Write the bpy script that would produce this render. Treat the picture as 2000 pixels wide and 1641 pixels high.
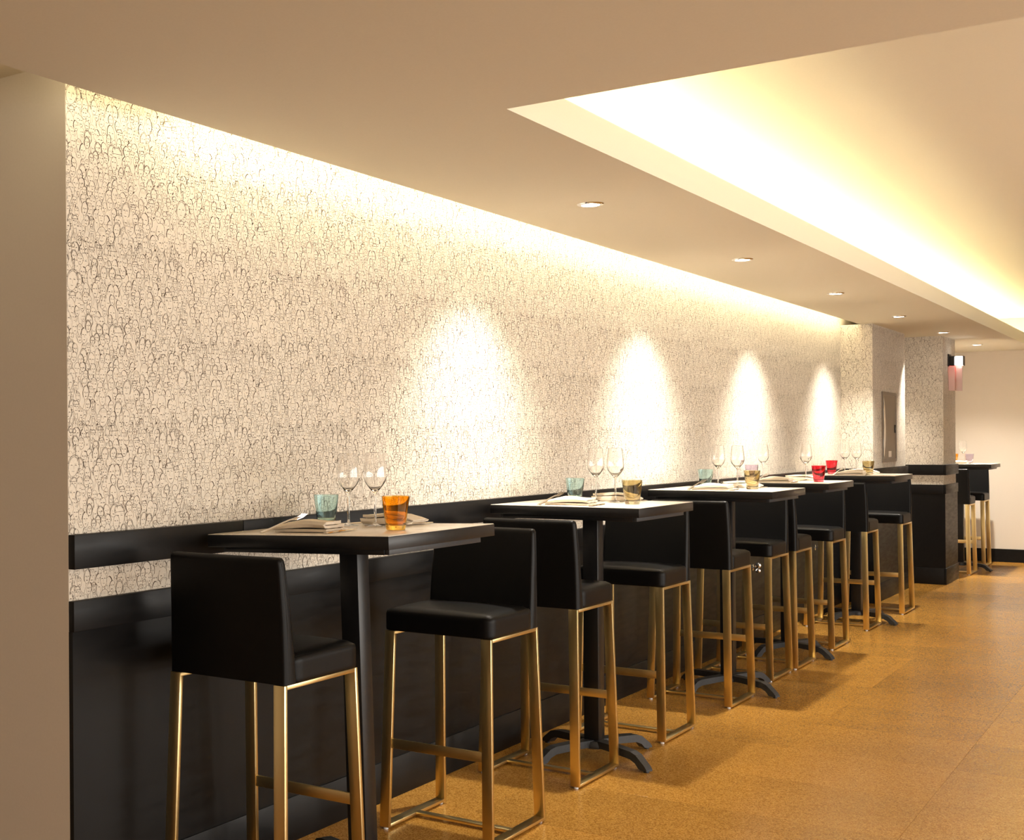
import bpy, bmesh, math, random
import numpy as np
from mathutils import Vector, Matrix

for o in list(bpy.data.objects):
    bpy.data.objects.remove(o, do_unlink=True)
scene = bpy.context.scene
COL = scene.collection

# ------------------------------------------------------------------ camera
CAMH = 1.35
YAW = math.radians(37.4327)
ROLL = 0.0068
cam_d = bpy.data.cameras.new('camera')
cam_d.sensor_fit = 'HORIZONTAL'
cam_d.sensor_width = 36.0
cam_d.lens = 2503.06 / 2000 * 36
cam_d.shift_x = (1000 - 480) / 2000
cam_d.shift_y = (863.5 - 820.5) / 2000
cam_d.clip_start = 0.05
cam = bpy.data.objects.new('camera', cam_d)
COL.objects.link(cam)
cam.matrix_world = (Matrix.Translation((0, 0, CAMH)) @ Matrix.Rotation(YAW, 4, 'Z')
                    @ Matrix.Rotation(math.pi / 2, 4, 'X') @ Matrix.Rotation(-ROLL, 4, 'Z'))
scene.camera = cam

# ------------------------------------------------------------------ world, exposure
w = bpy.data.worlds.new('world'); scene.world = w; w.use_nodes = True
w.node_tree.nodes['Background'].inputs[0].default_value = (1, .94, .86, 1)
w.node_tree.nodes['Background'].inputs[1].default_value = 2.7
vs = scene.view_settings
scene.display_settings.display_device = 'sRGB'
vs.view_transform = 'Standard'; vs.look = 'None'; vs.gamma = 1.0
vs.use_curve_mapping = False
vs.exposure = 1.5

# lamp strengths
SPOT_W = 86.0            # downlights above the tables
LED_WALL = 12.0          # strip washing the wallpaper
LED_COVE = 20.0          # strip in the raised ceiling
WARM = (1.0, 0.87, 0.58)
SPOTC = (1.0, 0.92, 0.80)

# ------------------------------------------------------------------ helpers
def node(nt, t, **kw):
    n = nt.nodes.new(t)
    for k, v in kw.items():
        setattr(n, k, v)
    return n

def mat(name, col, rough=.5, metal=0., spec=.5, trans=0., ior=1.45, emis=None, estr=0., coat=0.):
    m = bpy.data.materials.new(name); m.use_nodes = True
    b = m.node_tree.nodes['Principled BSDF']
    b.inputs['Base Color'].default_value = (*col, 1)
    b.inputs['Roughness'].default_value = rough
    b.inputs['Metallic'].default_value = metal
    b.inputs['Specular IOR Level'].default_value = spec
    b.inputs['Transmission Weight'].default_value = trans
    b.inputs['IOR'].default_value = ior
    b.inputs['Coat Weight'].default_value = coat
    if emis:
        b.inputs['Emission Color'].default_value = (*emis, 1)
        b.inputs['Emission Strength'].default_value = estr
    return m

def noisy(m, scale, amt, bump=0., detail=4., stretch=None, dist=.002, rvar=0.):
    """value variation + bump on a principled material, in object space"""
    nt = m.node_tree; b = nt.nodes['Principled BSDF']
    tc = node(nt, 'ShaderNodeTexCoord')
    src = tc.outputs['Object']
    if stretch:
        mp = node(nt, 'ShaderNodeMapping'); mp.inputs['Scale'].default_value = stretch
        nt.links.new(src, mp.inputs['Vector']); src = mp.outputs['Vector']
    nz = node(nt, 'ShaderNodeTexNoise'); nz.inputs['Scale'].default_value = scale; nz.inputs['Detail'].default_value = detail
    nt.links.new(src, nz.inputs['Vector'])
    if amt:
        hsv = node(nt, 'ShaderNodeHueSaturation'); hsv.inputs['Color'].default_value = b.inputs['Base Color'].default_value
        mr = node(nt, 'ShaderNodeMapRange'); mr.inputs['From Min'].default_value = .25; mr.inputs['From Max'].default_value = .75
        mr.inputs['To Min'].default_value = 1 - amt; mr.inputs['To Max'].default_value = 1 + amt
        nt.links.new(nz.outputs['Fac'], mr.inputs['Value'])
        nt.links.new(mr.outputs['Result'], hsv.inputs['Value'])
        nt.links.new(hsv.outputs['Color'], b.inputs['Base Color'])
    if rvar:
        r0 = b.inputs['Roughness'].default_value
        mr = node(nt, 'ShaderNodeMapRange'); mr.inputs['From Min'].default_value = .3; mr.inputs['From Max'].default_value = .7
        mr.inputs['To Min'].default_value = r0 - rvar; mr.inputs['To Max'].default_value = r0 + rvar
        nt.links.new(nz.outputs['Fac'], mr.inputs['Value'])
        nt.links.new(mr.outputs['Result'], b.inputs['Roughness'])
    if bump:
        bp = node(nt, 'ShaderNodeBump'); bp.inputs['Strength'].default_value = bump; bp.inputs['Distance'].default_value = dist
        nt.links.new(nz.outputs['Fac'], bp.inputs['Height'])
        nt.links.new(bp.outputs['Normal'], b.inputs['Normal'])
    return m

M = {}
M['paint'] = noisy(mat('ceiling_paint', (.74, .69, .57), .75, spec=.2), 180, .02, .08, 6)
M['wall'] = noisy(mat('wall_paint', (.72, .65, .56), .8, spec=.2), 140, .02, .06, 6)
M['paper'] = noisy(mat('wallpaper', (.73, .665, .565), .85, spec=.15), 240, .05, .05, 6)
M['ink'] = mat('wallpaper_ink', (.15, .12, .095), .9, spec=.1)
M['ink_soft'] = mat('wallpaper_soft_ink', (.33, .28, .235), .9, spec=.1)
M['black'] = noisy(mat('black_satin_paint', (.0055, .0054, .0058), .42, spec=.26), 40, .25, .03, 6, (1, .15, 1), rvar=.06)
M['tblack'] = noisy(mat('black_table_edge', (.009, .009, .010), .33, spec=.45), 60, .2, .02, 5)
M['ttop'] = noisy(mat('pale_table_laminate', (.74, .66, .56), .20, spec=.5), 30, .05, 0, 5, (1, 6, 1))
M['leather'] = noisy(mat('black_leather', (.0035, .0034, .0036), .42, spec=.20), 420, .15, .12, 3, dist=.0008)
M['stitch'] = mat('dark_thread', (.03, .03, .03), .6)
M['brass'] = mat('brushed_brass', (.76, .60, .30), .30, metal=1.)
M['iron'] = noisy(mat('grey_black_iron', (.03, .032, .036), .45, spec=.5), 90, .2, .05, 4)
M['chrome'] = mat('polished_chrome', (.75, .75, .76), .08, metal=1.)
M['steel'] = noisy(mat('brushed_steel', (.34, .31, .28), .40, metal=1.), 30, .06, .02, 4, (20, 20, .5))
M['glide'] = mat('white_plastic_glide', (.75, .75, .74), .4)
M['linen'] = noisy(mat('cream_linen', (.72, .63, .51), .85, spec=.2), 600, .06, .15, 3, dist=.0006)
M['flat'] = mat('cutlery_steel', (.72, .68, .62), .16, metal=1.)
M['glass'] = mat('clear_glass', (1, 1, 1), .0, trans=1., ior=1.48)
for n, c in dict(blue=(.76, .93, .94), orange=(1., .58, .09), olive=(.74, .66, .44), red=(.93, .14, .20), purple=(.78, .72, .82)).items():
    M[n] = mat(n + '_glass', c, .0, trans=1., ior=1.45)
M['led'] = mat('led_glow', (1, 1, 1), .5, emis=WARM, estr=LED_WALL)
M['led2'] = mat('led_cove_glow', (1, 1, 1), .5, emis=(1., .86, .52), estr=LED_COVE)
M['lens'] = mat('lamp_lens', (1, 1, 1), .4, emis=(1., .93, .82), estr=14.)
M['signlight'] = mat('sign_lamp_face', (1, 1, 1), .4, emis=(1., .95, .88), estr=2.2)
M['acryl'] = mat('pink_acrylic', (1., .78, .76), .06, trans=.45, ior=1.45)
M['darkplastic'] = mat('black_plastic', (.012, .011, .011), .4)
M['redglow'] = mat('red_edge_light', (.8, .05, .04), .4, emis=(1., .08, .05), estr=2.)
M['label'] = mat('paper_label', (.80, .74, .66), .7)

def cork():
    m = mat('cork_tile', (.40, .19, .05), .24, spec=.5)
    nt = m.node_tree; b = nt.nodes['Principled BSDF']
    tc = node(nt, 'ShaderNodeTexCoord'); oi = node(nt, 'ShaderNodeObjectInfo')
    ad = node(nt, 'ShaderNodeVectorMath', operation='ADD')
    sc = node(nt, 'ShaderNodeVectorMath', operation='SCALE'); sc.inputs['Scale'].default_value = 1.
    cx = node(nt, 'ShaderNodeCombineXYZ')
    ml = node(nt, 'ShaderNodeMath', operation='MULTIPLY'); ml.inputs[1].default_value = 37.
    nt.links.new(oi.outputs['Random'], ml.inputs[0]); nt.links.new(ml.outputs[0], cx.inputs[0]); nt.links.new(ml.outputs[0], cx.inputs[1])
    nt.links.new(tc.outputs['Object'], ad.inputs[0]); nt.links.new(cx.outputs[0], ad.inputs[1])
    v = ad.outputs[0]
    n1 = node(nt, 'ShaderNodeTexNoise'); n1.inputs['Scale'].default_value = 300; n1.inputs['Detail'].default_value = 5; n1.inputs['Roughness'].default_value = .75
    n2 = node(nt, 'ShaderNodeTexVoronoi'); n2.inputs['Scale'].default_value = 240
    n3 = node(nt, 'ShaderNodeTexNoise'); n3.inputs['Scale'].default_value = 3.; n3.inputs['Detail'].default_value = 2
    for n in (n1, n2, n3): nt.links.new(v, n.inputs['Vector'])
    r = node(nt, 'ShaderNodeValToRGB')
    e = r.color_ramp.elements
    e[0].position = .30; e[0].color = (.19, .078, .010, 1)
    e[1].position = .72; e[1].color = (.55, .295, .065, 1)
    x = r.color_ramp.elements.new(.5); x.color = (.36, .170, .028, 1)
    mx = node(nt, 'ShaderNodeMath', operation='MULTIPLY_ADD'); mx.inputs[1].default_value = .35
    sub = node(nt, 'ShaderNodeMath', operation='MULTIPLY'); sub.inputs[1].default_value = .78
    nt.links.new(n1.outputs['Fac'], sub.inputs[0])
    sepc = node(nt, 'ShaderNodeSeparateColor'); nt.links.new(n2.outputs['Color'], sepc.inputs[0])
    nt.links.new(sepc.outputs[0], mx.inputs[0]); nt.links.new(sub.outputs[0], mx.inputs[2])
    nt.links.new(mx.outputs[0], r.inputs['Fac'])
    hsv = node(nt, 'ShaderNodeHueSaturation')
    mr = node(nt, 'ShaderNodeMapRange'); mr.inputs['To Min'].default_value = .86; mr.inputs['To Max'].default_value = 1.10
    mr2 = node(nt, 'ShaderNodeMath', operation='MULTIPLY_ADD'); mr2.inputs[1].default_value = .3
    nt.links.new(n3.outputs['Fac'], mr2.inputs[0])
    off = node(nt, 'ShaderNodeMath', operation='SUBTRACT'); off.inputs[1].default_value = .15
    nt.links.new(oi.outputs['Random'], mr.inputs['Value']); nt.links.new(mr.outputs[0], off.inputs[0]); nt.links.new(off.outputs[0], mr2.inputs[2])
    nt.links.new(mr2.outputs[0], hsv.inputs['Value']); nt.links.new(r.outputs['Color'], hsv.inputs['Color'])
    nt.links.new(hsv.outputs['Color'], b.inputs['Base Color'])
    bp = node(nt, 'ShaderNodeBump'); bp.inputs['Strength'].default_value = .04; bp.inputs['Distance'].default_value = .001
    nt.links.new(n1.outputs['Fac'], bp.inputs['Height']); nt.links.new(bp.outputs['Normal'], b.inputs['Normal'])
    return m
M['cork'] = cork()
M['joint'] = mat('cork_joint', (.24, .115, .025), .6)

def new_obj(name, me, m=None, parent=None, loc=(0, 0, 0), rz=0.):
    o = bpy.data.objects.new(name, me); COL.objects.link(o)
    if m is not None and me is not None and not me.materials: me.materials.append(m)
    o.parent = parent; o.location = loc; o.rotation_euler = (0, 0, rz)
    return o

def tag(o, label, cat=None, group=None, kind=None):
    o['label'] = label
    if cat: o['category'] = cat
    if group: o['group'] = group
    if kind: o['kind'] = kind
    return o

def empty(name, loc=(0, 0, 0), rz=0.):
    o = bpy.data.objects.new(name, None); COL.objects.link(o)
    o.empty_display_size = .05; o.location = loc; o.rotation_euler = (0, 0, rz)
    return o

def finish(bm, name, smooth=False, angle=None):
    bmesh.ops.recalc_face_normals(bm, faces=bm.faces)
    me = bpy.data.meshes.new(name); bm.to_mesh(me); bm.free()
    if smooth:
        for p in me.polygons: p.use_smooth = True
        if angle: me.set_sharp_from_angle(angle=math.radians(angle))
    return me

def add_box(bm, x0, x1, y0, y1, z0, z1, bev=0., seg=2):
    vs_ = [bm.verts.new((x, y, z)) for z in (z0, z1) for x, y in ((x0, y0), (x1, y0), (x1, y1), (x0, y1))]
    fs = [bm.faces.new([vs_[i] for i in q]) for q in ((3, 2, 1, 0), (4, 5, 6, 7), (0, 1, 5, 4), (1, 2, 6, 5), (2, 3, 7, 6), (3, 0, 4, 7))]
    if bev:
        es = list({e for f in fs for e in f.edges})
        bmesh.ops.bevel(bm, geom=es, offset=bev, segments=seg, profile=.5, affect='EDGES')
    return vs_

def box_me(name, *a, bev=0., seg=2):
    bm = bmesh.new(); add_box(bm, *a, bev=bev, seg=seg)
    return finish(bm, name, smooth=bool(bev), angle=40)

def box(name, m, parent, *a, bev=0., seg=2):
    return new_obj(name, box_me(name, *a, bev=bev, seg=seg), m, parent)

def hexa(name, m, parent, bot, top, bev=0.):
    """solid between 4 bottom and 4 top points"""
    bm = bmesh.new()
    v = [bm.verts.new(p) for p in bot] + [bm.verts.new(p) for p in top]
    fs = [bm.faces.new([v[i] for i in q]) for q in ((3, 2, 1, 0), (4, 5, 6, 7), (0, 1, 5, 4), (1, 2, 6, 5), (2, 3, 7, 6), (3, 0, 4, 7))]
    if bev:
        bmesh.ops.bevel(bm, geom=list(bm.edges), offset=bev, segments=2, profile=.5, affect='EDGES')
    return new_obj(name, finish(bm, name, bool(bev), 40), m, parent)

def lathe_me(name, prof, n=32, smooth=True, angle=50):
    bm = bmesh.new(); rings = []
    for r, z in prof:
        if r < 1e-5: rings.append([bm.verts.new((0, 0, z))])
        else: rings.append([bm.verts.new((r * math.cos(2 * math.pi * i / n), r * math.sin(2 * math.pi * i / n), z)) for i in range(n)])
    for a, b in zip(rings, rings[1:]):
        for i in range(n):
            j = (i + 1) % n
            if len(a) == 1 and len(b) == 1: continue
            if len(a) == 1: bm.faces.new((a[0], b[i], b[j]))
            elif len(b) == 1: bm.faces.new((a[i], a[j], b[0]))
            else: bm.faces.new((a[i], a[j], b[j], b[i]))
    return finish(bm, name, smooth, angle)

def tube_me(name, pts, r, n=6, closed=False):
    bm = bmesh.new(); P = [Vector(p) for p in pts]; rings = []
    N = len(P)
    for i, p in enumerate(P):
        a = P[(i - 1) % N] if (closed or i > 0) else p
        b = P[(i + 1) % N] if (closed or i < N - 1) else p
        t = (b - a).normalized()
        u = t.orthogonal().normalized() if abs(t.z) > .9 else t.cross(Vector((0, 0, 1))).normalized()
        v = t.cross(u)
        rings.append([bm.verts.new(p + u * r * math.cos(2 * math.pi * k / n) + v * r * math.sin(2 * math.pi * k / n)) for k in range(n)])
    for i in range(N if closed else N - 1):
        A, B = rings[i], rings[(i + 1) % N]
        for k in range(n):
            bm.faces.new((A[k], A[(k + 1) % n], B[(k + 1) % n], B[k]))
    if not closed:
        bm.faces.new(rings[0]); bm.faces.new(rings[-1][::-1])
    return finish(bm, name, True, 60)

def extrude_poly(name, pts, axis_w, map3, w0, w1):
    """closed 2D polygon pts -> prism between w0 and w1; map3(a,b,w) -> xyz"""
    bm = bmesh.new()
    A = [bm.verts.new(map3(a, b, w0)) for a, b in pts]; B = [bm.verts.new(map3(a, b, w1)) for a, b in pts]
    n = len(pts)
    bm.faces.new(A); bm.faces.new(B[::-1])
    for i in range(n): bm.faces.new((A[i], A[(i + 1) % n], B[(i + 1) % n], B[i]))
    return bm

def copy_tree(o, parent=None):
    c = o.copy(); COL.objects.link(c)
    if parent is not None: c.parent = parent
    for ch in list(o.children): copy_tree(ch, c)
    return c

# ------------------------------------------------------------------ place: main measures (metres)
WX = -2.53          # papered wall
Y0 = 2.50           # its free corner
ZS = 2.28           # low ceiling
SX = -2.38          # its wall-side edge
FX = -1.60          # its aisle-side edge
FY = 3.305          # where the raised ceiling starts
YF = 15.95          # end wall
XR, YB, XL = 3.8, -3.5, -5.0
PX, PY, PY1 = -2.29, 11.40, 12.72     # pier
CX, CY0, CY1 = -2.06, 13.20, 13.86   # column
ZC = 2.62           # raised ceiling
WALLP = 0.467; WALLH = 0.514

def struct(name, m, label, *a):
    o = new_obj(name, box_me(name, *a), m)
    return tag(o, label, kind='structure')

# walls
wl = struct('wall_left', M['paper'], 'long wall papered with a line drawing of many small faces', WX - .2, WX, Y0 + .0008, CY0 + .3, 0, 2.42)
struct('wall_near', M['wall'], 'plain beige wall turning away beside the papered wall', XL, WX - .0008, Y0, Y0 + .2, 0, 2.405)
wp = struct('wall_pier', M['paper'], 'shallow papered pier carrying a steel access panel', WX - .1, PX, PY, PY1, 0, ZS)
wc = struct('wall_column', M['paper'], 'papered column at the end of the row with an exit sign', WX - .1, CX, CY0, CY1, 0, ZS)
struct('wall_alcove', M['wall'], 'plain beige wall behind the papered column', WX - .2, WX, CY1, YF, 0, 2.42)
struct('wall_far', M['wall'], 'cream end wall of the room with black baseboard', WX - .2, XR, YF, YF + .2, 0, 2.8)
WY0, WY1, WZ0, WZ1 = -1.2, 9.6, .35, 2.22      # daylight window opening in the aisle wall, outside the picture
wr = empty('wall_right'); tag(wr, 'plain beige wall along the aisle with a wide window', kind='structure')
box('wall_panel', M['wall'], wr, XR, XR + .2, YB, WY0, 0, 2.8); box('wall_panel', M['wall'], wr, XR, XR + .2, WY1, YF, 0, 2.8)
box('wall_panel', M['wall'], wr, XR, XR + .2, WY0, WY1, 0, WZ0); box('wall_panel', M['wall'], wr, XR, XR + .2, WY0, WY1, WZ1, 2.8)
wn = empty('window_1'); tag(wn, 'wide window with black mullions in the aisle wall', kind='structure')
for k in range(6):
    yy = WY0 + (WY1 - WY0) * k / 5
    box('mullion', M['black'], wn, XR + .06, XR + .11, yy - .025 + (.025 if k == 0 else -.025 if k == 5 else 0), yy + .025 + (.025 if k == 0 else -.025 if k == 5 else 0), WZ0, WZ1)
for zz in (WZ0, WZ1 - .05): box('window_rail', M['black'], wn, XR + .06, XR + .11, WY0, WY1, zz, zz + .05)
pl_ = bpy.data.lights.new('window_right_offscreen', 'AREA'); pl_.shape = 'RECTANGLE'; pl_.size = WY1 - WY0; pl_.size_y = WZ1 - WZ0
pl_.cycles.is_portal = True
po = bpy.data.objects.new('window_right_offscreen', pl_); COL.objects.link(po); po.parent = wn
po.location = (XR + .13, (WY0 + WY1) / 2, (WZ0 + WZ1) / 2); po.rotation_euler = (math.pi / 2, 0, math.pi / 2)
struct('wall_back', M['wall'], 'plain beige wall at the entrance end', XL, XR, YB - .2, YB, 0, 2.8)
struct('wall_side', M['wall'], 'plain beige side wall by the entrance', XL - .2, XL, YB, Y0 + .2, 0, 2.8)
struct('baseboard_far', M['black'], 'black baseboard along the cream end wall', WX, XR, YF - .018, YF, 0, .14)
# ceilings
cl = struct('ceiling', M['paint'], 'raised cream ceiling above the aisle lit by a hidden strip', -1.95, XR, FY, YF, ZC, ZC + .15)
struct('ceiling_cavity', M['paint'], 'ceiling of the narrow light slot above the papered wall', XL, -1.95, YB, YF, 2.40, 2.9)
so = empty('ceiling_soffit'); tag(so, 'low beige ceiling panel with recessed round downlights', kind='structure')
box('soffit_panel', M['paint'], so, SX, FX, FY, YF, ZS, 2.33)
box('soffit_panel', M['paint'], so, SX, XR, YB, FY, ZS, 2.33)
box('fascia', M['paint'], so, FX - .02, FX, FY, YF, 2.33, 2.391)
box('bulkhead', M['paint'], so, -1.95, XR, FY - .1, FY, 2.33, ZC + .15)
box('ceiling_light_block', M['paint'], so, -1.95, XR, YB, FY - .1, 2.33, ZC + .15)  # unseen block added above the low ceiling to keep daylight out of the slot
tag(box('soffit_edge', M['paint'], so, SX, SX + .012, YB, YF, 2.33, 2.385), 'upstand behind which the wall strip light is fixed')

# floor: slab + cork tiles
fl = struct('floor', M['joint'], 'cork tile floor in warm ochre and brown', XL, XR, YB, YF, -.10, -.004)
TX, TY = .645, .558
tile_me = box_me('cork_tile', -TX / 2 + .0003, TX / 2 - .0003, -TY / 2 + .0003, TY / 2 - .0003, -.004, 0., bev=.0005, seg=1)
tile_me.materials.append(M['cork'])
ix0 = -2.175 - TX; rest = []
rest_bm = bmesh.new()
ny = int((YF - YB) / TY) + 2
j0 = math.floor((YB - 4.757) / TY)
for j in range(j0, j0 + ny + 1):
    ya = 4.757 + j * TY; yb = ya + TY
    for i in range(-5, 11):
        xa = -2.175 + i * TX; xb = xa + TX
        x0, x1, y0, y1 = max(xa, XL), min(xb, XR), max(ya, YB), min(yb, YF)
        if x1 - x0 < .01 or y1 - y0 < .01: continue
        seen = (xb > WX - .05 and ya > 1.6 and (xa < -.137 * (ya) + .75))
        if seen and x1 - x0 > TX - .01 and y1 - y0 > TY - .01:
            new_obj('cork_tile', tile_me, None, fl, ((xa + xb) / 2, (ya + yb) / 2, 0))
        elif seen:
            new_obj('cork_tile', box_me('cork_tile', -(x1 - x0) / 2 + .0006, (x1 - x0) / 2 - .0006, -(y1 - y0) / 2 + .0006, (y1 - y0) / 2 - .0006, -.004, 0.),
                    M['cork'], fl, ((x0 + x1) / 2, (y0 + y1) / 2, 0))
        else:
            add_box(rest_bm, x0 + .0006, x1 - .0006, y0 + .0006, y1 - .0006, -.004, 0.)
o = new_obj('cork_tiling', finish(rest_bm, 'cork_tiling'), M['cork'], fl); o['kind'] = 'stuff'

# ------------------------------------------------------------------ wainscot, rail and base, run by run
T = .020
def trim_run(name, label, pts, ends, rails=None):
    """pts: polyline of wall faces (x,y) seen from the room, room on the right hand when walking along it"""
    e = empty(name); tag(e, label, kind='structure')
    for k in range(len(pts) - 1):
        (xa, ya), (xb, yb) = pts[k], pts[k + 1]
        def slab(nm, t, z0, z1, bev, cut=None):
            if abs(xa - xb) < 1e-6:       # runs along Y, room at +X
                a, b = ya - (t if ends[k][0] else 0), yb + (t if ends[k][1] else 0)
                segs = [(a, b)] if not cut else list(zip([a] + [c + .0008 for c in cut], [c - .0008 for c in cut] + [b]))
                for a_, b_ in segs:
                    box(nm, M['black'], e, xa - .001, xa + t, a_, b_, z0, z1, bev=bev)
            else:                          # runs along X, room at -Y
                a, b = xa, xb
                box(nm, M['black'], e, a, b + (0 if ends[k][1] else 0), ya - t, ya + .001, z0, z1, bev=bev)
        slab('chair_rail', T + .004, 1.003, 1.098, .002, cut=(3.26,) if (k == 0 and rails) else None)
        slab('wainscot_cap', T, .831, .915, .0015)
        slab('wainscot_panel', T - .006, .145, .831, 0)
        slab('base_board', T + .001, 0., .15, .0015)
    return e
trim_run('trim_1', 'black painted rail, panelling and baseboard along the papered wall', [(WX, Y0), (WX, PY)], [(0, 0)], rails=True)
trim_run('trim_2', 'black rail and panelling wrapped around the papered pier', [(WX + T + .004, PY), (PX, PY)], [(0, 0)])
trim_run('trim_3', 'black rail and panelling below the steel access panel', [(PX, PY), (PX, PY1)], [(1, 0)])
trim_run('trim_4', 'black rail and panelling on the face of the column', [(WX, CY0), (CX, CY0)], [(0, 0)])
trim_run('trim_5', 'black rail and panelling on the aisle side of the column', [(CX, CY0), (CX, CY1)], [(1, 0)])

# ------------------------------------------------------------------ wallpaper drawing
random.seed(11)
def face_strokes(rnd):
    """one face in its own units: list of (points, width, soft) ; ellipse (a,b) ; a dense crowd of pencil heads"""
    S = []
    a = rnd.uniform(.0085, .0135); b = a * rnd.uniform(1.25, 1.75)
    if rnd.random() < .10: a *= 1.5; b *= 1.5
    sk = rnd.uniform(-.18, .18)
    flat = rnd.uniform(.75, 1.)
    def el(t, k=1.):
        x = a * k * math.cos(t); y = b * k * math.sin(t)
        if y < 0: x *= 1 - (1 - flat) * (-y / b)
        return (x + sk * y, y)
    t0 = rnd.uniform(0, 6.28); t1 = t0 + rnd.uniform(4.7, 6.2)
    n = 18
    S.append(([el(t0 + (t1 - t0) * i / n) for i in range(n + 1)], rnd.uniform(.0006, .0010), rnd.random() < .35))
    ex = a * .40; ey = b * rnd.uniform(.0, .22); ln = a * rnd.uniform(.14, .24)
    for s in (-1, 1):
        c = (s * ex + sk * ey, ey)
        S.append(([(c[0] - ln, c[1]), (c[0], c[1] + ln * .25), (c[0] + ln, c[1] - ln * .1)], rnd.uniform(.0009, .0016), False))
        if rnd.random() < .45:
            S.append(([(c[0] - ln * 1.4, c[1] + b * .13), (c[0] + ln * 1.2, c[1] + b * .17)], .0007, True))
    if rnd.random() < .6:
        S.append(([(sk * ey, ey), (a * .10 * rnd.choice((-1, 1)), -b * .18), (0, -b * .22)], .0006, True))
    mw = a * rnd.uniform(.18, .34); my = -b * rnd.uniform(.42, .55)
    S.append(([(-mw + sk * my, my), (sk * my, my - .0006), (mw + sk * my, my + rnd.uniform(-.001, .001))], rnd.uniform(.0009, .0015), False))
    k = rnd.random()
    if k < .30:      # side hair, a heavier stroke
        s = rnd.choice((-1, 1)); q = rnd.uniform(.3, .9)
        S.append(([el(math.pi / 2 - s * (.2 + i * .28), 1.06) for i in range(int(4 + 6 * q))], rnd.uniform(.0012, .0026), False))
    elif k < .45:    # fringe hatching
        for i in range(5):
            x = -a * .6 + i * a * .3
            S.append(([(x, b * .80), (x + .002, b * .45)], .0006, True))
    elif k < .58:    # hood
        S.append(([el(t, 1.18) for t in [(-.5 + i * .35) for i in range(13)]], .0011, False))
    elif k < .68:    # cap
        S.append(([(-a * 1.1, b * .45), (-a * .9, b * .95), (a * .5, b * 1.05), (a * 1.0, b * .5), (-a * 1.1, b * .45)], .0011, False))
    # neck and shoulders
    if rnd.random() < .75:
        h = b * rnd.uniform(1.2, 2.6)
        for s in (-1, 1):
            S.append(([(s * a * .45, -b * .9), (s * a * .5, -b - h * .35), (s * a * rnd.uniform(.8, 1.25), -b - h * .6), (s * a * rnd.uniform(1., 1.35), -b - h)],
                      rnd.uniform(.0006, .0010), rnd.random() < .5))
    if rnd.random() < .12:   # patch of dark shading
        x, y = rnd.uniform(-a, a), -b * rnd.uniform(1., 1.6)
        for i in range(4):
            S.append(([(x + i * .0011, y), (x + i * .0011 - .003, y - .006)], .0010, False))
    return S, a, b, sk

def make_tile():
    rnd = random.Random(5)
    done = []      # (cx, cy, a, b) of heads already drawn in front
    out = []       # (p, q, wp, wq, soft)
    cells = [(i, j) for j in range(19) for i in range(20)]
    cand = []
    for i, j in cells:
        cx = (i + .5 * (j % 2) + rnd.uniform(-.32, .32)) * WALLP / 20
        cy = (j + rnd.uniform(-.35, .35)) * WALLH / 19
        cand.append((cy, cx))
    rnd.shuffle(cand)
    cand.sort(key=lambda c: c[0] + rnd.uniform(-.03, .03))
    arr = np.zeros((0, 4))
    for cy, cx in cand:
        S, a, b, sk = face_strokes(rnd)
        if len(arr):
            dx = np.abs(arr[:, 0] - cx); dx = np.minimum(dx, WALLP - dx)
            dy = np.abs(arr[:, 1] - cy); dy = np.minimum(dy, WALLH - dy)
            if np.any((dx / (arr[:, 2] + a * .3)) ** 2 + (dy / (arr[:, 3] + b * .3)) ** 2 < .55): continue
        for pts, wd, soft in S:
            # resample
            P = [(x + cx, y + cy) for x, y in pts]
            for s in range(len(P) - 1):
                (x0, y0), (x1, y1) = P[s], P[s + 1]
                L = math.hypot(x1 - x0, y1 - y0); k = max(1, int(L / .0035))
                for q in range(k):
                    u0, u1 = q / k, (q + 1) / k
                    mx, my = x0 + (x1 - x0) * (u0 + u1) / 2, y0 + (y1 - y0) * (u0 + u1) / 2
                    if len(arr):
                        dx = np.abs(arr[:, 0] - mx); dx = np.minimum(dx % WALLP, WALLP - dx % WALLP)
                        dy = np.abs(arr[:, 1] - my); dy = np.minimum(dy % WALLH, WALLH - dy % WALLH)
                        if np.any((dx / arr[:, 2]) ** 2 + (dy / arr[:, 3]) ** 2 < .96): continue
                    ww = wd * 1.1 * rnd.uniform(.7, 1.3)
                    out.append((x0 + (x1 - x0) * u0, y0 + (y1 - y0) * u0, x0 + (x1 - x0) * u1, y0 + (y1 - y0) * u1, ww, 1. if soft else 0.))
        arr = np.vstack([arr, [[cx, cy, a, b]]])
    # written scraps between the heads
    def scrap(pts, x, y, s, wd=.0014):
        for (xa, ya), (xb, yb) in zip(pts, pts[1:]):
            out.append((x + xa * s, y + ya * s, x + xb * s, y + yb * s, wd, 0.))
    ring = [(math.cos(t * .628) * .5, math.sin(t * .628) * .5) for t in range(11)]
    scrap(ring, .012, .470, .012); scrap([(-.5, -.5), (-.5, .5), (0, .45), (.45, 0), (0, -.45), (-.5, -.5)], .027, .470, .012)
    scrap([(-.4, .3), (0, .6), (0, -.9)], .030, .420, .022, .0018)
    scrap([(.5, .6), (-.4, .6), (-.4, .05), (.3, .1), (.45, -.3), (.1, -.6), (-.4, -.5)], .270, .350, .016)
    scr = [(i * .22, .35 * math.sin(i * 1.9) * (1 - i / 20) - i * .03) for i in range(14)]
    scrap(scr, .05, .490, .012, .0011)
    return np.array(out)
TILE = make_tile()

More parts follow.
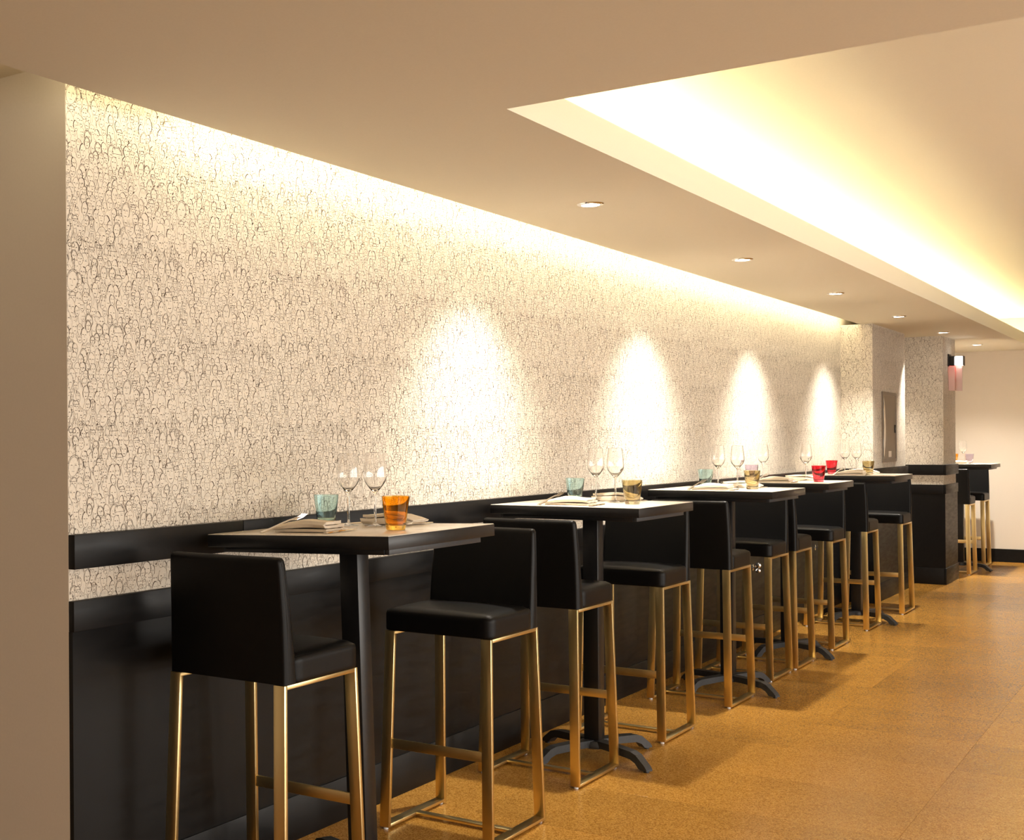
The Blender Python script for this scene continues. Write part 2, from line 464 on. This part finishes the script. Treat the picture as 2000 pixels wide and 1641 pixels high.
def drop_mesh(name, width, nz, dz, shift=0):
    """ribbons on a vertical sheet; u along the wall, v up; clipped to 0..width"""
    segs = []
    for k in range(nz):
        for t in range(-1, int(width / WALLP) + 2):
            s = TILE.copy(); half = ((t + shift) % 2) * WALLH / 2
            s[:, [0, 2]] += t * WALLP; s[:, [1, 3]] += k * WALLH + half
            m_ = (np.minimum(s[:, 0], s[:, 2]) > .0008) & (np.maximum(s[:, 0], s[:, 2]) < width - .0008)
            segs.append(s[m_])
    s = np.vstack(segs)
    d = s[:, 2:4] - s[:, 0:2]; L = np.maximum(np.linalg.norm(d, axis=1), 1e-6)[:, None]; d = d / L
    nrm = np.stack([-d[:, 1], d[:, 0]], 1) * s[:, 4:5] / 2
    e = d * s[:, 4:5] * .25
    A = s[:, 0:2] - e; B = s[:, 2:4] + e
    V = np.stack([A - nrm, B - nrm, B + nrm, A + nrm], 1).reshape(-1, 2)
    n = len(s)
    co = np.zeros((n * 4, 3)); co[:, 0] = V[:, 0]; co[:, 2] = V[:, 1]
    me = bpy.data.meshes.new(name)
    me.vertices.add(n * 4); me.vertices.foreach_set('co', co.ravel())
    me.loops.add(n * 4); me.loops.foreach_set('vertex_index', np.arange(n * 4, dtype=np.int32))
    me.polygons.add(n); me.polygons.foreach_set('loop_start', np.arange(n, dtype=np.int32) * 4)
    me.polygons.foreach_set('loop_total', np.full(n, 4, dtype=np.int32))
    me.materials.append(M['ink']); me.materials.append(M['ink_soft'])
    me.polygons.foreach_set('material_index', s[:, 5].astype(np.int32))
    me.update(); me.validate()
    return me
def put_drop(me, parent, loc, rz):
    o = new_obj('wallpaper_drawing', me, None, parent, loc, rz); o['kind'] = 'stuff'
    o['label'] = 'printed line drawing of crowded little faces'
    return o
OFF = .0005
# two drop columns per sheet so that the half-drop repeat lines up
big = drop_mesh('wallpaper_sheet', 2 * WALLP, 4, 0)
zb = .40
for k in range(9):
    put_drop(big, wl, (WX + OFF, Y0 + k * 2 * WALLP, zb), math.pi / 2)
last = PY - (Y0 + 18 * WALLP)
if last > .02: put_drop(drop_mesh('wallpaper_sheet', last, 4, 0), wl, (WX + OFF, Y0 + 18 * WALLP, zb), math.pi / 2)
zb2 = ZS - .002 - 3 * WALLH - WALLH / 2
def clip_top(me, zmax):
    bm = bmesh.new(); bm.from_mesh(me)
    bad = [v for v in bm.verts if v.co.z > zmax]
    bmesh.ops.delete(bm, geom=bad, context='VERTS'); bm.to_mesh(me); bm.free(); return me
hz = ZS - .001 - zb2
put_drop(clip_top(drop_mesh('wallpaper_sheet', PX - WX, 4, 0), hz), wp, (WX, PY - OFF, zb2), 0)
put_drop(clip_top(drop_mesh('wallpaper_sheet', PY1 - PY, 4, 0, 1), hz), wp, (PX + OFF, PY, zb2), math.pi / 2)
put_drop(clip_top(drop_mesh('wallpaper_sheet', CX - WX, 4, 0), hz), wc, (WX, CY0 - OFF, zb2), 0)
put_drop(clip_top(drop_mesh('wallpaper_sheet', CY1 - CY0, 4, 0, 1), hz), wc, (CX + OFF, CY0, zb2), math.pi / 2)

# ------------------------------------------------------------------ strip lights
M['led0'] = mat('led_glow_soft', (1, 1, 1), .5, emis=WARM, estr=LED_WALL * .34)
o = new_obj('led_strip', box_me('led_strip', SX - .006, SX, .6, Y0 + .42, 2.338, 2.362), M['led0'])
tag(o, 'dimmer warm light strip above the plain beige corner', 'strip light')
o = new_obj('led_strip', box_me('led_strip', SX - .006, SX, Y0 + .42, PY - .02, 2.338, 2.362), M['led'])
tag(o, 'warm light strip hidden in the slot above the papered wall', 'strip light')
o = new_obj('led_strip', box_me('led_strip', -1.79, -1.765, FY + .05, YF - .05, 2.33, 2.342), M['led2'])
tag(o, 'warm light strip behind the edge of the raised ceiling', 'strip light')

# ------------------------------------------------------------------ downlights
def downlight_master():
    e = empty('downlight')
    tr = new_obj('trim_ring', lathe_me('trim_ring', [(.036, -.004), (.040, -.006), (.050, -.004), (.0525, 0.), (.036, 0.), (.036, -.004)], 40), M['chrome'], e)
    new_obj('can', lathe_me('can', [(.0365, -.001), (.034, .012), (.034, .02)], 32), M['steel'], e)
    new_obj('lens', lathe_me('lens', [(0, -.0035), (.034, -.0035), (.034, -.001), (0, -.001)], 32), M['lens'], e)
    return e
def spot(parent, watt, col, angle, blend, z=-.012, rad=.03):
    l = bpy.data.lights.new('downlight_lamp', 'SPOT'); l.energy = watt; l.color = col
    l.spot_size = math.radians(angle); l.spot_blend = blend; l.shadow_soft_size = rad
    o = bpy.data.objects.new('lamp', l); COL.objects.link(o); o.parent = parent; o.location = (0, 0, z)
    return o
dm = downlight_master()
rows = ['above the stools at the first two tables', 'above the second and third table', 'above the fourth table', 'above the stool beyond the fifth table',
        'beside the steel access panel', 'in the alcove behind the column']
lampsY = [4.85, 6.85, 8.85, 10.85, 12.77, 14.72]
for i, y in enumerate(lampsY):
    d = dm if i == 0 else copy_tree(dm)
    for ch in list(d.children):
        if ch.type == 'LIGHT': bpy.data.objects.remove(ch, do_unlink=True)
    d.location = (-1.99, y, ZS)
    tag(d, 'round recessed downlight in the low ceiling ' + rows[i], 'downlight', 'downlights in the low ceiling')
    spot(d, SPOT_W * (.75, 1., 1., 1., .7, 1.5)[i], SPOTC, (96, 96, 96, 96, 64, 130)[i], 1.).rotation_euler = (0, math.radians((14, 14, 14, 14, 22, 0)[i]), 0)
# ------------------------------------------------------------------ bar stool
def bar_stool():
    e = empty('bar_stool')
    W2, D2 = .2025, .183
    ZT = .690
    bw, bt = .037, .015
    top_x = W2; spl = .014; dy = .024
    for s in (-1, 1):
        xo_t, xo_b = s * top_x, s * (top_x + spl)
        def X(z): return xo_b + (xo_t - xo_b) * (z / ZT)
        for f in (-1, 1):
            def Y(z): return f * (D2 + dy) + (f * D2 - f * (D2 + dy)) * (z / ZT)
            zb, zt = .008, ZT
            def quad(z):
                x0, x1 = sorted((X(z), X(z) - s * bw)); y0, y1 = sorted((Y(z), Y(z) - f * bt))
                return [(x0, y0, z), (x1, y0, z), (x1, y1, z), (x0, y1, z)]
            hexa('leg', M['brass'], e, quad(zb), quad(zt), .0012)
            gx, gy = X(0) - s * bw / 2, Y(0) - f * .012
            g = new_obj('glide', lathe_me('glide', [(0, 0), (.009, 0), (.009, .0085), (0, .0085)], 12), M['glide'], e, (gx, gy, 0))
        x0, x1 = sorted((X(0), X(0) - s * bw))
        box('floor_bar', M['brass'], e, x0, x1, -(D2 + dy) + .011, (D2 + dy) - .011, .008, .019, bev=.0012)
        x0, x1 = sorted((xo_t, xo_t - s * bw))
        box('top_rail', M['brass'], e, x0, x1, -D2 + .002, D2 - .002, ZT - .012, ZT, bev=.0012)
    zf = .30
    box('footrest', M['brass'], e, -.180, .180, D2 + .001, D2 + .010, zf - .017, zf + .017, bev=.0015)
    box('stretcher', M['brass'], e, -.187, .187, -.015, .015, .0085, .0195, bev=.0012)
    # seat: crowned, rounded cushion
    def cushion(name, x0, x1, y0, y1, z0, z1, r, crown, nx=14, ny=14):
        bm = bmesh.new(); add_box(bm, x0, x1, y0, y1, z0, z1)
        bmesh.ops.subdivide_edges(bm, edges=list(bm.edges), cuts=nx, use_grid_fill=True)
        for v in bm.verts:
            x, y, z = v.co
            cx, cy = min(max(x, x0 + r), x1 - r), min(max(y, y0 + r), y1 - r)
            cz = min(max(z, z0 + r * .5), z1 - r)
            d = Vector((x - cx, y - cy, z - cz))
            if d.length > 1e-6:
                rr = r
                v.co = Vector((cx, cy, cz)) + d.normalized() * min(d.length, rr)
            u = (x - (x0 + x1) / 2) / ((x1 - x0) / 2); w_ = (y - (y0 + y1) / 2) / ((y1 - y0) / 2)
            if z > (z0 + z1) / 2: v.co.z += crown * (1 - u * u) * (1 - w_ * w_) * ((z - z0) / (z1 - z0))
        return finish(bm, name, True)
    seat = new_obj('seat', cushion('seat', -W2 - .003, W2 + .003, -D2 + .045, D2 + .004, ZT, .768, .022, .012), M['leather'], e)
    q = .7655
    ar = [(math.sin(a_ * math.pi / 12), math.cos(a_ * math.pi / 12)) for a_ in range(7)]
    rc = .018; xq, yq = W2 - .0075, D2 - .0065
    pts = [(-xq, -D2 + .06, q - .004)] + [(-xq + rc - rc * c_, yq - rc + rc * s_, q - .004) for s_, c_ in ar] + [(xq - rc + rc * s_, yq - rc + rc * c_, q - .004) for s_, c_ in ar] + [(xq, -D2 + .06, q - .004)]
    new_obj('seam', tube_me('seam', pts, .0018, 6), M['leather'], seat)
    # backrest: curved, slightly reclined, thinner at the top
    bm = bmesh.new()
    us = [-1, -.992, -.98, -.965, -.94, -.9, -.8, -.65, -.45, -.2, 0]; us = us + [-u_ for u_ in us[-2::-1]]
    ts = [0, .08, .2, .35, .5, .65, .78, .87, .92, .95, .97, .985, 1.]
    nx, nz = len(us) - 1, len(ts) - 1
    z0, z1 = ZT + .001, 1.036
    def bp(ix, iz, side):
        u = us[ix]; t = ts[iz]
        z = z0 + (z1 - z0) * t
        hw = W2 + .003 - .010 * t * t
        x = u * hw
        rec = -.022 * t ** 1.6 - .004 * math.sin(math.pi * t)
        bow = .016 * (u * u) * min(1, t * 2)          # ends sweep forward
        th = .062 - .030 * t ** .8
        yb = -D2 + .001 + rec + bow * .6
        y = yb if side == 0 else yb + th
        ru = max(0., abs(u) - .95) / .05
        rt = max(0., t - .96) / .04
        rr = min(1., math.hypot(ru, rt))
        mid = yb + th / 2
        y = mid + (y - mid) * math.sqrt(max(.0, 1 - .80 * rr * rr))
        zz = z - (.010 * ru * ru * max(0, (t - .9) / .1) ** 2)
        return (x, y, zz)
    g = [[[bm.verts.new(bp(i, k, s)) for i in range(nx + 1)] for k in range(nz + 1)] for s in (0, 1)]
    for s in (0, 1):
        for k in range(nz):
            for i in range(nx):
                bm.faces.new((g[s][k][i], g[s][k][i + 1], g[s][k + 1][i + 1], g[s][k + 1][i]))
    for k in range(nz):
        for i in (0, nx): bm.faces.new((g[0][k][i], g[0][k + 1][i], g[1][k + 1][i], g[1][k][i]))
    for i in range(nx):
        for k in (0, nz): bm.faces.new((g[0][k][i], g[0][k][i + 1], g[1][k][i + 1], g[1][k][i]))
    back = new_obj('backrest', finish(bm, 'backrest', True, 60), M['leather'], e)
    path = [bp(0, k, 0) for k in range(0, nz)] + [bp(i, nz, 0) for i in range(0, nx + 1)] + [bp(nx, k, 0) for k in range(nz - 1, -1, -1)]
    new_obj('seam', tube_me('seam', [(x * .995, y + .001, z - (.001 if z > 1.03 else 0)) for x, y, z in path], .0017, 6), M['leather'], back)
    path = [bp(0, k, 1) for k in range(3, nz)] + [bp(i, nz, 1) for i in range(0, nx + 1)] + [bp(nx, k, 1) for k in range(nz - 1, 2, -1)]
    new_obj('seam', tube_me('seam', [(x * .995, y - .001, z - (.001 if z > 1.03 else 0)) for x, y, z in path], .0017, 6), M['leather'], back)
    return e

tname = ['first', 'second', 'third', 'fourth', 'fifth']
stool0 = bar_stool()
def place_stool(i, x, y, faces_far, lab, rz=0.):
    s = stool0 if i == 0 else copy_tree(stool0)
    s.location = (x, y, 0); s.rotation_euler = (0, 0, (0 if faces_far else math.pi) + math.radians(rz))
    tag(s, lab, 'bar stool', 'black leather bar stools on brass frames')
stools = [(-2.222, 2.985, True, 0), (-2.135, 4.03, False, 0), (-2.205, 4.905, True, 0), (-2.195, 5.83, False, 0), (-2.185, 6.755, True, 0), (-2.215, 7.60, False, 0),
          (-2.205, 8.075, True, 0), (-2.20, 8.93, False, 0), (-2.205, 9.945, True, 0), (-2.17, 10.99, False, 0), (-2.205, 14.435, True, 0), (-2.20, 15.36, False, 0)]
for i, (x, y, ff, rz) in enumerate(stools):
    t = i // 2
    if t < 5:
        lab = 'black bar stool at the %s table from the beige corner, on %s side' % (tname[t], 'its corner' if ff else 'its column')
    else:
        lab = 'black leather bar stool at the table behind the column, %s' % ('next to the column' if ff else 'next to the end wall')
    place_stool(i, x, y, ff, lab, rz)

# ------------------------------------------------------------------ bistro table
TH = 1.08; TS = .32
def bistro_table():
    e = empty('bistro_table')
    base = empty('base'); base.parent = e
    col = box('column', M['tblack'], e, -.033, .033, -.033, .033, .070, TH - .055, bev=.003)
    top = box('table_top', M['tblack'], e, -TS, TS, -TS, TS, TH - .038, TH - .0015, bev=.0015)
    box('top_surface', M['ttop'], top, -TS + .0015, TS - .0015, -TS + .0015, TS - .0015, TH - .003, TH, bev=.0008)
    fr = box('under_plate', M['tblack'], e, -TS + .04, TS - .04, -TS + .04, TS - .04, TH - .056, TH - .037, bev=.001)
    for s in (-1, 1):
        xa, xb = sorted((s * (TS - .04), s * (TS - .026)))
        box('edge_bar', M['iron'], fr, xa, xb, -TS + .045, TS - .045, TH - .056, TH - .037, bev=.001)
    # hub and four arms
    hub = new_obj('hub', lathe_me('hub', [(0, .045), (.058, .045), (.060, .055), (.052, .074), (0, .078)], 28), M['iron'], base)
    prof_t = [(.02, .078), (.10, .077), (.18, .075), (.24, .072), (.272, .063), (.322, .028), (.335, .014)]
    prof_b = [(.335, .007), (.298, .007), (.288, .010), (.270, .028), (.24, .040), (.10, .048), (.02, .048)]
    prof_t = [(r_ * .94, z_) for r_, z_ in prof_t]; prof_b = [(r_ * .94, z_) for r_, z_ in prof_b]
    def wid(r): return .027 - .011 * (r / .33)
    for k in range(4):
        ang = math.radians(65 + 90 * k); c, s = math.cos(ang), math.sin(ang)
        bm = bmesh.new(); P = prof_t + prof_b
        A = [bm.verts.new((r * c - wid(r) * s, r * s + wid(r) * c, z)) for r, z in P]
        B = [bm.verts.new((r * c + wid(r) * s, r * s - wid(r) * c, z)) for r, z in P]
        n = len(P); nt_ = len(prof_t)
        for i in range(n): bm.faces.new((A[i], A[(i + 1) % n], B[(i + 1) % n], B[i]))
        # side faces as strips between the top and bottom profile
        top_i = list(range(nt_)); bot_i = list(range(n - 1, nt_ - 1, -1))
        for R_, flip in ((A, 0), (B, 1)):
            for i in range(nt_ - 1):
                f = [R_[top_i[i]], R_[top_i[i + 1]], R_[bot_i[i + 1]], R_[bot_i[i]]]
                bm.faces.new(f[::-1] if flip else f)
        new_obj('arm', finish(bm, 'arm', False), M['iron'], base)
        new_obj('glide', lathe_me('glide', [(0, 0), (.011, 0), (.011, .009), (0, .009)], 14), M['darkplastic'], base, (.299 * c, .299 * s, 0))
    return e
tables = [(-2.145, 3.345), (-2.145, 5.23), (-2.145, 7.08), (-2.195, 8.45), (-2.175, 10.255), (-2.165, 14.82)]
tlab = ['black edged square bar table with a clear blue and an orange tumbler on it', 'second black edged bar table from the beige corner, set with blue and olive tumblers',
        'third black edged bar table from the beige corner, set with blue and olive tumblers', 'fourth black edged bar table from the beige corner, with a red and a purple tumbler',
        'fifth black edged bar table from the beige corner, with a red and an olive tumbler', 'black edged bar table standing behind the papered column']
table0 = bistro_table()
TILT = .030
tobs = []
for i, (x, y) in enumerate(tables):
    t = table0 if i == 0 else copy_tree(table0)
    t.location = (x, y, 0)
    for ch in t.children:
        if ch.name.startswith('base'): ch.rotation_euler = (0, 0, math.radians((0, 0, 1, 3, 1, 3)[i]))
    tag(t, tlab[i], 'table', 'square bar tables along the papered wall')
    tobs.append(t)
# the first table leans a little towards the wall on its foot
for ch in tobs[0].children:
    if ch.name.startswith('base'): ch.location.x = .032; continue
    ch.rotation_euler = (0, -TILT, 0); ch.location.x = .032

def on_table(i, lx, ly, lz=0.):
    x, y = tables[i]
    z = TH + lz
    if i == 0: z += TILT * lx + .0009
    return (x + lx, y + ly, z)

# ------------------------------------------------------------------ glasses
def smooth_prof(pts, k=5):
    P = [pts[0]] + list(pts) + [pts[-1]]; out = []
    for i in range(1, len(P) - 2):
        p0, p1, p2, p3 = P[i - 1], P[i], P[i + 1], P[i + 2]
        for q in range(k):
            t = q / k
            out.append(tuple(.5 * (2 * b + (c - a) * t + (2 * a - 5 * b + 4 * c - d) * t * t + (3 * b - a - 3 * c + d) * t ** 3) for a, b, c, d in zip(p0, p1, p2, p3)))
    out.append(pts[-1]); return [(max(0., r_), z_) for r_, z_ in out]
def tumbler_me():
    outer = smooth_prof([(.0272, 0), (.0290, .004), (.0325, .028), (.0370, .060), (.0400, .085), (.0415, .0995)], 4)
    inner = smooth_prof([(.0397, .0995), (.0382, .085), (.0350, .060), (.0300, .030), (.0240, .015), (0, .0125)], 4)
    return lathe_me('tumbler', [(0, 0)] + outer + [(.0406, .1)] + inner, 44, True, 35)
def wine_me():
    foot = smooth_prof([(.0345, .0015), (.020, .0035), (.0075, .007), (.0042, .016), (.0036, .05), (.0038, .092), (.0060, .105), (.0175, .119), (.0300, .136), (.0352, .150), (.0360, .163), (.0335, .194), (.0282, .2325)], 4)
    inner = smooth_prof([(.0272, .2325), (.0325, .194), (.0350, .163), (.0342, .1505), (.0288, .137), (.0160, .1205), (.0040, .1125), (0, .1120)], 4)
    return lathe_me('wine_glass', [(0, 0), (.0343, 0)] + foot + [(.0277, .2328)] + inner, 44, True, 35)
TM = {}; WM = wine_me(); WM.materials.append(M['glass'])
for c in ('blue', 'orange', 'olive', 'red', 'purple'):
    TM[c] = tumbler_me(); TM[c].materials.append(M[c])
def rim(i): return ['table %s from the beige corner' % n for n in ('one', 'two', 'three', 'four', 'five')][i] if i < 5 else 'the table behind the column'
def tumbler(i, c, lx, ly):
    o = new_obj('tumbler', TM[c], None, None, on_table(i, lx, ly))
    word = {'olive': 'smoky olive', 'blue': 'pale blue', 'orange': 'amber orange', 'red': 'ruby red', 'purple': 'pale purple'}[c]
    tag(o, '%s glass tumbler on %s' % (word, rim(i)), 'tumbler', 'coloured glass tumblers')
def wine(i, lx, ly, extra):
    o = new_obj('wine_glass', WM, None, None, on_table(i, lx, ly))
    tag(o, 'clear wine glass on %s, %s' % (rim(i), extra), 'wine glass', 'empty wine glasses')
NW, NF = 'nearer the papered wall', 'farther from the papered wall'
tumbler(0, 'blue', -.227, .19); wine(0, -.113, .150, NW); wine(0, .0, .130, NF); tumbler(0, 'orange', .179, -.045)
tumbler(1, 'blue', -.160, .19); wine(1, -.053, .165, NW); wine(1, .057, .110, NF); tumbler(1, 'olive', .176, -.01)
tumbler(2, 'blue', -.176, .19); wine(2, -.098, .165, NW); wine(2, .022, .110, NF); tumbler(2, 'olive', .136, -.02)
tumbler(3, 'purple', -.261, .17); wine(3, -.185, .155, NW); wine(3, .082, .130, NF); tumbler(3, 'red', .191, -.01)
tumbler(4, 'red', -.212, .19); wine(4, -.113, .165, NW); wine(4, -.028, .150, NF); tumbler(4, 'olive', .089, -.03)
tumbler(5, 'orange', -.069, .10); wine(5, .014, .10, NW); tumbler(5, 'purple', .085, .0)

# ------------------------------------------------------------------ napkins and cutlery
def napkin_me(seed):
    rnd = random.Random(seed)
    L, Wd, t = .19, .047, .0082
    # folded path in (y,z): three layers
    path = []
    layers = [.0044, .0150, .0256]
    for li, z in enumerate(layers):
        ys = [-Wd + 2 * Wd * i / 9 for i in range(10)]
        if li % 2: ys = ys[::-1]
        path += [(y * (1 - .03 * li), z) for y in ys]
        if li < 2:
            s = 1 if li % 2 == 0 else -1
            path += [(s * (Wd + .003), z + .0053)]
    bm = bmesh.new(); n = 14; rows_ = []
    ph = rnd.uniform(0, 6)
    for ix in range(n + 1):
        x = -L / 2 + L * ix / n; rowA, rowB = [], []
        for k, (y, z) in enumerate(path):
            k0, k1 = max(0, k - 1), min(len(path) - 1, k + 1)
            dy, dz = path[k1][0] - path[k0][0], path[k1][1] - path[k0][1]
            l = math.hypot(dy, dz) or 1
            ny_, nz_ = -dz / l, dy / l
            tp = .45 + .55 * min(1., ix / 4.) ** .8
            lift = (z / .0256) * .005 * (1 + math.sin(x * 38 + ph + y * 20)) * .5
            wob = .003 * math.sin(x * 25 + ph + z * 300)
            xe = x + (.004 * math.sin(k * 1.7 + ph) if ix in (0, n) else 0)
            rowA.append(bm.verts.new((xe, y + wob + ny_ * t / 2, max(.0002, tp * (z + lift + nz_ * t / 2)))))
            rowB.append(bm.verts.new((xe, y + wob - ny_ * t / 2, max(.0002, tp * (z + lift - nz_ * t / 2)))))
        rows_.append((rowA, rowB))
    m_ = len(path)
    for ix in range(n):
        for s in (0, 1):
            a, b = rows_[ix][s], rows_[ix + 1][s]
            for k in range(m_ - 1): bm.faces.new((a[k], a[k + 1], b[k + 1], b[k]))
        for k in (0, m_ - 1):
            bm.faces.new((rows_[ix][0][k], rows_[ix + 1][0][k], rows_[ix + 1][1][k], rows_[ix][1][k]))
    for ix in (0, n):
        A, B = rows_[ix]
        for k in range(m_ - 1): bm.faces.new((A[k], A[k + 1], B[k + 1], B[k]))
    me = finish(bm, 'napkin', True, 50); me.materials.append(M['linen']); return me
def cutlery_strip(name, secs, th, extra=()):
    """secs: (y, halfwidth, z) along the length"""
    bm = bmesh.new()
    def strip(secs):
        rings = []
        for x0, y, hw, z in secs:
            rings.append([bm.verts.new(p) for p in ((x0 - hw, y, z), (x0 + hw, y, z), (x0 + hw * .8, y, z + th), (x0 - hw * .8, y, z + th))])
        for a, b in zip(rings, rings[1:]):
            for k in range(4): bm.faces.new((a[k], a[(k + 1) % 4], b[(k + 1) % 4], b[k]))
        bm.faces.new(rings[0]); bm.faces.new(rings[-1][::-1])
    strip([(0, *s) for s in secs])
    for ex in extra: strip(ex)
    me = finish(bm, name, True, 40); me.materials.append(M['flat']); return me
fork_me = cutlery_strip('fork', [(0, .006, 0), (.006, .0095, 0), (.05, .007, .001), (.10, .0042, .004), (.125, .0040, .0045), (.137, .009, .003), (.150, .0125, .001)], .0025,
                        [[(dx, .149, .0016, .001), (dx, .175, .0014, .001), (dx * .97, .198, .0008, .0055)] for dx in (-.0108, -.0036, .0036, .0108)])
knife_me = cutlery_strip('knife', [(0, .006, 0), (.006, .0085, 0), (.06, .0070, .001), (.095, .0055, .001), (.10, .0095, .001), (.16, .0100, .001), (.195, .0065, .001), (.208, .0015, .001)], .0030)
NM = [napkin_me(3), napkin_me(8)]
def setting(i, far, nx, ny, kfar=0.):
    """napkin with a fork on the sitter's left and a knife on the right"""
    side = 'column side' if far else 'corner side'
    if i == 5: side = 'next to the end wall' if far else 'next to the column'
    s = -1 if far else 1
    rz = math.pi if far else 0.
    o = new_obj('napkin', NM[1 if far else 0], None, None, on_table(i, nx, ny, .0004), rz)
    if i == 0: o.rotation_euler = (0, -TILT if not far else TILT, rz)
    tag(o, 'folded cream linen napkin on %s, %s' % (rim(i), side), 'napkin', 'folded napkins')
    # fork leans on the napkin: handle on the table, tines raised
    fx, fy = (nx - .091, ny - .115) if not far else (nx + .114, .307)
    o = new_obj('fork', fork_me, None, None, on_table(i, fx, fy, .0012), rz - s * 0)
    o.rotation_euler = (math.radians(12.5), 0, rz + math.radians(-8)) if not far else (0, TILT if i == 0 else 0, rz)
    tag(o, 'steel fork at the napkin, %s, %s' % (rim(i), side), 'fork', 'forks at the place settings')
    kx, ky = (nx + .125, ny - .095) if not far else (kfar, .307)
    kr = rz + math.radians(6 if not far else 0)
    o = new_obj('knife', knife_me, None, None, on_table(i, kx, ky, .0004), kr)
    if i == 0: o.rotation_euler = (0, -TILT * s, kr)
    tag(o, 'steel knife beside napkin, %s, %s' % (rim(i), side), 'knife', 'knives at the place settings')
setting(0, False, -.055, -.165); setting(0, True, -.01, .262, -.168)
for i in (1, 2):
    setting(i, False, -.02, -.19); setting(i, True, .005, .262, (0, -.109, -.228)[i])
setting(3, False, -.02, -.19); setting(3, True, .03, .262, -.125)
setting(4, False, .0, -.19); setting(4, True, .0, .262, -.165)
setting(5, False, .0, -.19)

# ------------------------------------------------------------------ steel access panel on the pier
e = empty('access_panel', (PX, 12.02, 1.44)); tag(e, 'brushed steel access panel set in the papered pier', 'panel')
bm = bmesh.new(); h2, v2 = .285, .297
for a in ((-h2, -h2 + .022, -v2, v2), (h2 - .022, h2, -v2, v2), (-h2 + .022, h2 - .022, v2 - .03, v2), (-h2 + .022, h2 - .022, -v2, -v2 + .03)):
    add_box(bm, 0, .010, a[0], a[1], a[2], a[3])
new_obj('frame', finish(bm, 'frame'), M['steel'], e)
# the door is dished: it bulges along its hinge side
bm = bmesh.new(); n = 16; G = []
for k in range(n + 1):
    z = -v2 + .032 + (2 * v2 - .064) * k / n; r_ = []
    for i in range(n + 1):
        y = -h2 + .024 + (2 * h2 - .048) * i / n
        t = i / n; b_ = .008 * math.sin(math.pi * k / n) * max(0, 1 - t / .35) ** 1.0
        r_.append(bm.verts.new((.004 + b_, y, z)))
    G.append(r_)
for k in range(n):
    for i in range(n): bm.faces.new((G[k][i], G[k][i + 1], G[k + 1][i + 1], G[k + 1][i]))
door = new_obj('door', finish(bm, 'door', True), M['steel'], e)
cr = [(-h2 + .030 + .075 * math.sin(math.pi * i / 20) ** .7, -v2 + .045 + (2 * v2 - .09) * i / 20) for i in range(21)] + [(-h2 + .028, v2 - .045), (-h2 + .028, -v2 + .045)]
bm = extrude_poly('reflection_crescent', cr, 0, lambda a, b, w_: (w_, a, b), .004, .012)  # raised crescent added to imitate a curved reflection in the steel door
tag(new_obj('reflection_crescent', finish(bm, 'reflection_crescent'), M['chrome'], door), 'bright chrome crescent standing in for a curved reflection on the door')
k_ = new_obj('latch', box_me('latch', .004, .012, .215, .245, -.05, .02, bev=.002), M['darkplastic'], door)
new_obj('keyhole', box_me('keyhole', .012, .014, .224, .236, -.03, .0, bev=.0008), M['chrome'], k_)
new_obj('sticker', box_me('sticker', .0035, .0048, -.03, .08, -.255, -.205), M['label'], door)

# ------------------------------------------------------------------ exit sign with emergency lamp on the column
e = empty('exit_sign', (CX, 13.52, 1.92)); tag(e, 'emergency lamp with pink edge-lit acrylic sign on the column', 'exit sign')
box('bracket', M['darkplastic'], e, 0, .012, -.075, .065, .09, .205, bev=.002)
hd = box('lamp_head', M['darkplastic'], e, .012, .055, -.065, .045, .095, .185, bev=.004)
tag(box('lamp_face', M['signlight'], hd, .055, .122, -.060, .05, .098, .182, bev=.010, seg=3), 'white lit lamp face')
box('lamp_rim', M['darkplastic'], hd, .122, .126, -.062, .052, .096, .184, bev=.003)
for y in (-.055, .03):
    p = box('acrylic_panel', M['acryl'], e, .004, .056, y, y + .008, -.135, .093, bev=.001)
for x in (.062,):
    box('acrylic_panel', M['acryl'], e, x, x + .050, -.02, -.012, -.140, .090, bev=.001)
box('edge_light', M['redglow'], e, .004, .110, -.02, .02, .090, .096)

# ------------------------------------------------------------------ chrome bag hooks on the panelling
def hook_master():
    e = empty('bag_hook')
    pl = new_obj('plate', lathe_me('plate', [(0, 0), (.022, 0), (.022, .004), (.010, .007), (0, .007)], 24), M['chrome'], e); pl.rotation_euler = (0, math.pi / 2, 0)
    st = new_obj('stem', lathe_me('stem', [(.006, .004), (.005, .03), (0, .03)], 16), M['chrome'], e); st.rotation_euler = (0, math.pi / 2, 0)
    for dz, r in ((.016, .020), (-.020, .017)):
        bm = bmesh.new(); bmesh.ops.create_icosphere(bm, subdivisions=2, radius=r)
        b_ = new_obj('knob', finish(bm, 'knob', False), M['chrome'], e, (.036, 0, dz))
    return e
hk = hook_master()
for i, (y, z, lab) in enumerate(((8.84, .49, 'faceted chrome bag hook on the black panelling behind the fourth table'), (10.47, .51, 'faceted chrome bag hook on the black panelling behind the fifth table'))):
    h_ = hk if i == 0 else copy_tree(hk)
    h_.location = (WX + T - .006, y, z); tag(h_, lab, 'hook', 'chrome bag hooks')
